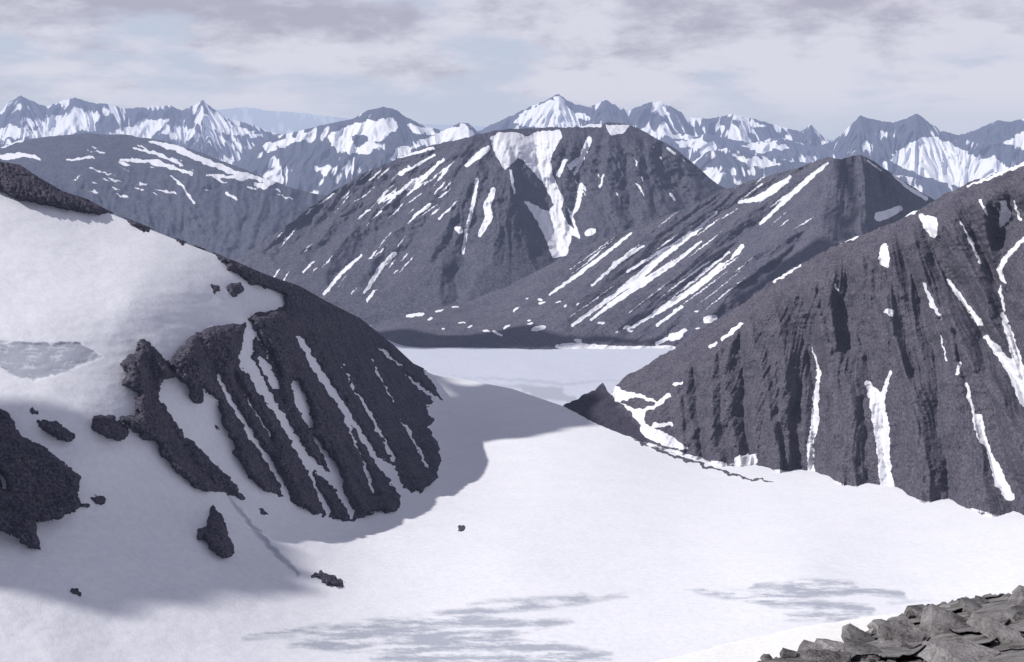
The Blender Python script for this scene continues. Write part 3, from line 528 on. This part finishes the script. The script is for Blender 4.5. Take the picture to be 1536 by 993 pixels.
def boulder(u,v,wpx,hpx,seed,tilt=0,df=.957):
    r=random.Random(seed); d=float(DN(np.array(u),np.array(v)))*df
    c=world(np.array(float(u)),np.array(float(v)),np.array(d))
    s=d/F; a=wpx*s/2; h=hpx*s/2; b=a*r.uniform(.6,1.0)
    bm=bmesh.new()
    nn=r.choice([3,4,5,6]); off=r.uniform(0,6)
    for i in range(nn):
        th=off+6.283*(i+r.uniform(-.35,.35))/nn; q=r.uniform(.7,1.25)
        for z,kq in ((-1,r.uniform(.8,1.1)),(1,r.uniform(.6,1.05))):
            bm.verts.new((a*q*kq*math.cos(th),b*q*kq*math.sin(th),h*(z*r.uniform(.7,1.05))))
    bmesh.ops.convex_hull(bm,input=bm.verts[:])
    bmesh.ops.dissolve_limit(bm,angle_limit=.25,verts=bm.verts[:],edges=bm.edges[:])
    bmesh.ops.bevel(bm,geom=bm.edges[:],offset=min(a,h)*.03,segments=1,affect='EDGES',profile=.5)
    bmesh.ops.triangulate(bm,faces=bm.faces[:])
    for _ in range(3): bmesh.ops.subdivide_edges(bm,edges=[e for e in bm.edges if e.calc_length()>min(a,h)*.25],cuts=1,use_grid_fill=False)
    bmesh.ops.triangulate(bm,faces=bm.faces[:])
    ax=Vector((r.uniform(-.4,.4),r.uniform(-.4,.4),1)).normalized()
    for vv in bm.verts:
        n1=noise.fractal(vv.co*(1.6/a)+Vector((seed,0,0)),.9,2.1,5); n2=noise.noise(vv.co*(2.5/a)+Vector((0,seed,0)))
        strata=abs(((vv.co.dot(ax)/h*1.3+n2*.9)%1)-.5)
        vv.co+=Vector((vv.co.x,vv.co.y,vv.co.z*.5)).normalized()*(n1*.11-(.10 if strata<.07 else 0))*min(a,h)
    me=bpy.data.meshes.new('boulder'); bm.to_mesh(me); bm.free(); me.materials.append(M_st)
    o=bpy.data.objects.new('boulder',me); o.location=c.tolist()
    o.rotation_mode='ZYX'; o.rotation_euler=(r.uniform(-.1,.3),math.radians(tilt)+r.uniform(-.15,.15),r.uniform(0,6.28))
    scene.collection.objects.link(o)
    kinds=["flat angular grey slab lying on the summit outcrop","rough lichen grey boulder resting on bedrock","small angular grey stone wedged among boulders"]
    tag(o,kinds[0] if wpx>2.1*hpx else (kinds[1] if wpx>55 else kinds[2]),"rock",None,"loose rocks on the summit outcrop")
bs=[(1150,991,36,12),(1185,986,50,16),(1218,976,70,18),(1250,970,54,14),(1240,992,110,22),(1284,958,66,18),(1300,982,96,22),(1325,946,60,18),(1350,930,64,18),(1362,958,110,24),
 (1385,920,72,18),(1430,944,120,24),(1450,990,150,32),(1455,912,90,18),(1500,960,130,26),(1530,925,100,22),(1560,905,90,22),(1600,960,140,32)]
for i,b_ in enumerate(bs): boulder(b_[0],b_[1],b_[2],b_[3],100+i,10)
rr=random.Random(3)
for i in range(50):
    u=rr.uniform(1145,1600); vt=np.interp(u,[a for a,b in out_top],[b for a,b in out_top]); v=rr.uniform(vt+4,1010); w=rr.choice([rr.uniform(8,18),rr.uniform(16,36)])
    boulder(u,v,w,w*rr.uniform(.3,.55),300+i,rr.uniform(0,20))
# ============================================================= light
sl=bpy.data.lights.new('sun','SUN'); sl.energy=4.2; sl.angle=math.radians(.6); sl.color=(1,.975,.94)
so=bpy.data.objects.new('sun',sl); so.rotation_euler=sd.to_track_quat('Z','Y').to_euler(); scene.collection.objects.link(so)
w=bpy.data.worlds.new('World'); scene.world=w; w.use_nodes=True; nt=w.node_tree; N=nt.nodes; Lk=nt.links
for x in list(N): N.remove(x)
sky=N.new('ShaderNodeTexSky'); sky.sky_type='NISHITA'; sky.sun_disc=False; sky.sun_elevation=SEL; sky.sun_rotation=-SAZ; sky.altitude=1500
tc=N.new('ShaderNodeTexCoord'); sp=N.new('ShaderNodeSeparateXYZ'); Lk.new(tc.outputs['Generated'],sp.inputs[0])
def wn(sx,sz,scale,det,off=0,dist=.2,r=.55):
    mp=N.new('ShaderNodeMapping'); mp.inputs['Scale'].default_value=(sx,sx,sz); mp.inputs['Location'].default_value=(off,0,0)
    Lk.new(tc.outputs['Generated'],mp.inputs[0]); n=N.new('ShaderNodeTexNoise'); n.inputs['Scale'].default_value=scale;n.inputs['Detail'].default_value=det;n.inputs['Distortion'].default_value=dist;n.inputs['Roughness'].default_value=r
    Lk.new(mp.outputs[0],n.inputs[0]); return n.outputs[0]
def wm(op,a,b,c=None):
    n=N.new('ShaderNodeMath'); n.operation=op
    for i,x in enumerate((a,b,c)):
        if x is None: continue
        if isinstance(x,(int,float)): n.inputs[i].default_value=x
        else: Lk.new(x,n.inputs[i])
    return n.outputs[0]
def wr(x,a,b,c=0,d=1):
    n=N.new('ShaderNodeMapRange'); n.interpolation_type='SMOOTHSTEP'; Lk.new(x,n.inputs[0])
    for i,q in enumerate((a,b,c,d)): n.inputs[i+1].default_value=q
    return n.outputs[0]
def mixc(f,a,b):
    n=N.new('ShaderNodeMix'); n.data_type='RGBA'; Lk.new(f,n.inputs[0])
    for i,x in ((6,a),(7,b)):
        if isinstance(x,tuple): n.inputs[i].default_value=(*x,1)
        else: Lk.new(x,n.inputs[i])
    return n.outputs[2]
n1=wn(1,3.4,6,6,0.3); n2=wn(1,2.8,15,8,5.1,.1,.62); n3=wn(1,4,4,4,7.7)
z=sp.outputs[2]
white=(11.6,11.6,13.4); grey=(7.3,7.3,9.1); pale=(9.2,10.2,12.6)
cov=wr(wm('ADD',n1,wm('MULTIPLY',z,1.2)),0.42,0.56)
base=mixc(wr(z,0.0,0.05,0.95,0.92),sky.outputs[0],pale)
cl=mixc(wr(wm('ADD',wm('ADD',wm('MULTIPLY',n3,0.5),wm('MULTIPLY',n2,0.5)),wm('MULTIPLY',wr(z,0.05,0.1),0.10)),0.48,0.66),white,grey)
col=mixc(wm('MULTIPLY',cov,wr(z,0.0,0.03,0.3,0.95)),base,cl)
col=mixc(wr(z,0.14,0.5,0.0,0.9),col,(4.6,4.7,6.2))
bg=N.new('ShaderNodeBackground'); bg.inputs[1].default_value=0.06; Lk.new(col,bg.inputs[0])
ow=N.new('ShaderNodeOutputWorld'); Lk.new(bg.outputs[0],ow.inputs[0])
# ============================================================= camera
cam=bpy.data.cameras.new('camera'); cam.sensor_width=36; cam.lens=36*F/1536; cam.clip_start=.1; cam.clip_end=200000
co=bpy.data.objects.new('camera',cam); co.rotation_euler=(math.radians(90)-TH,0,0); scene.collection.objects.link(co); scene.camera=co
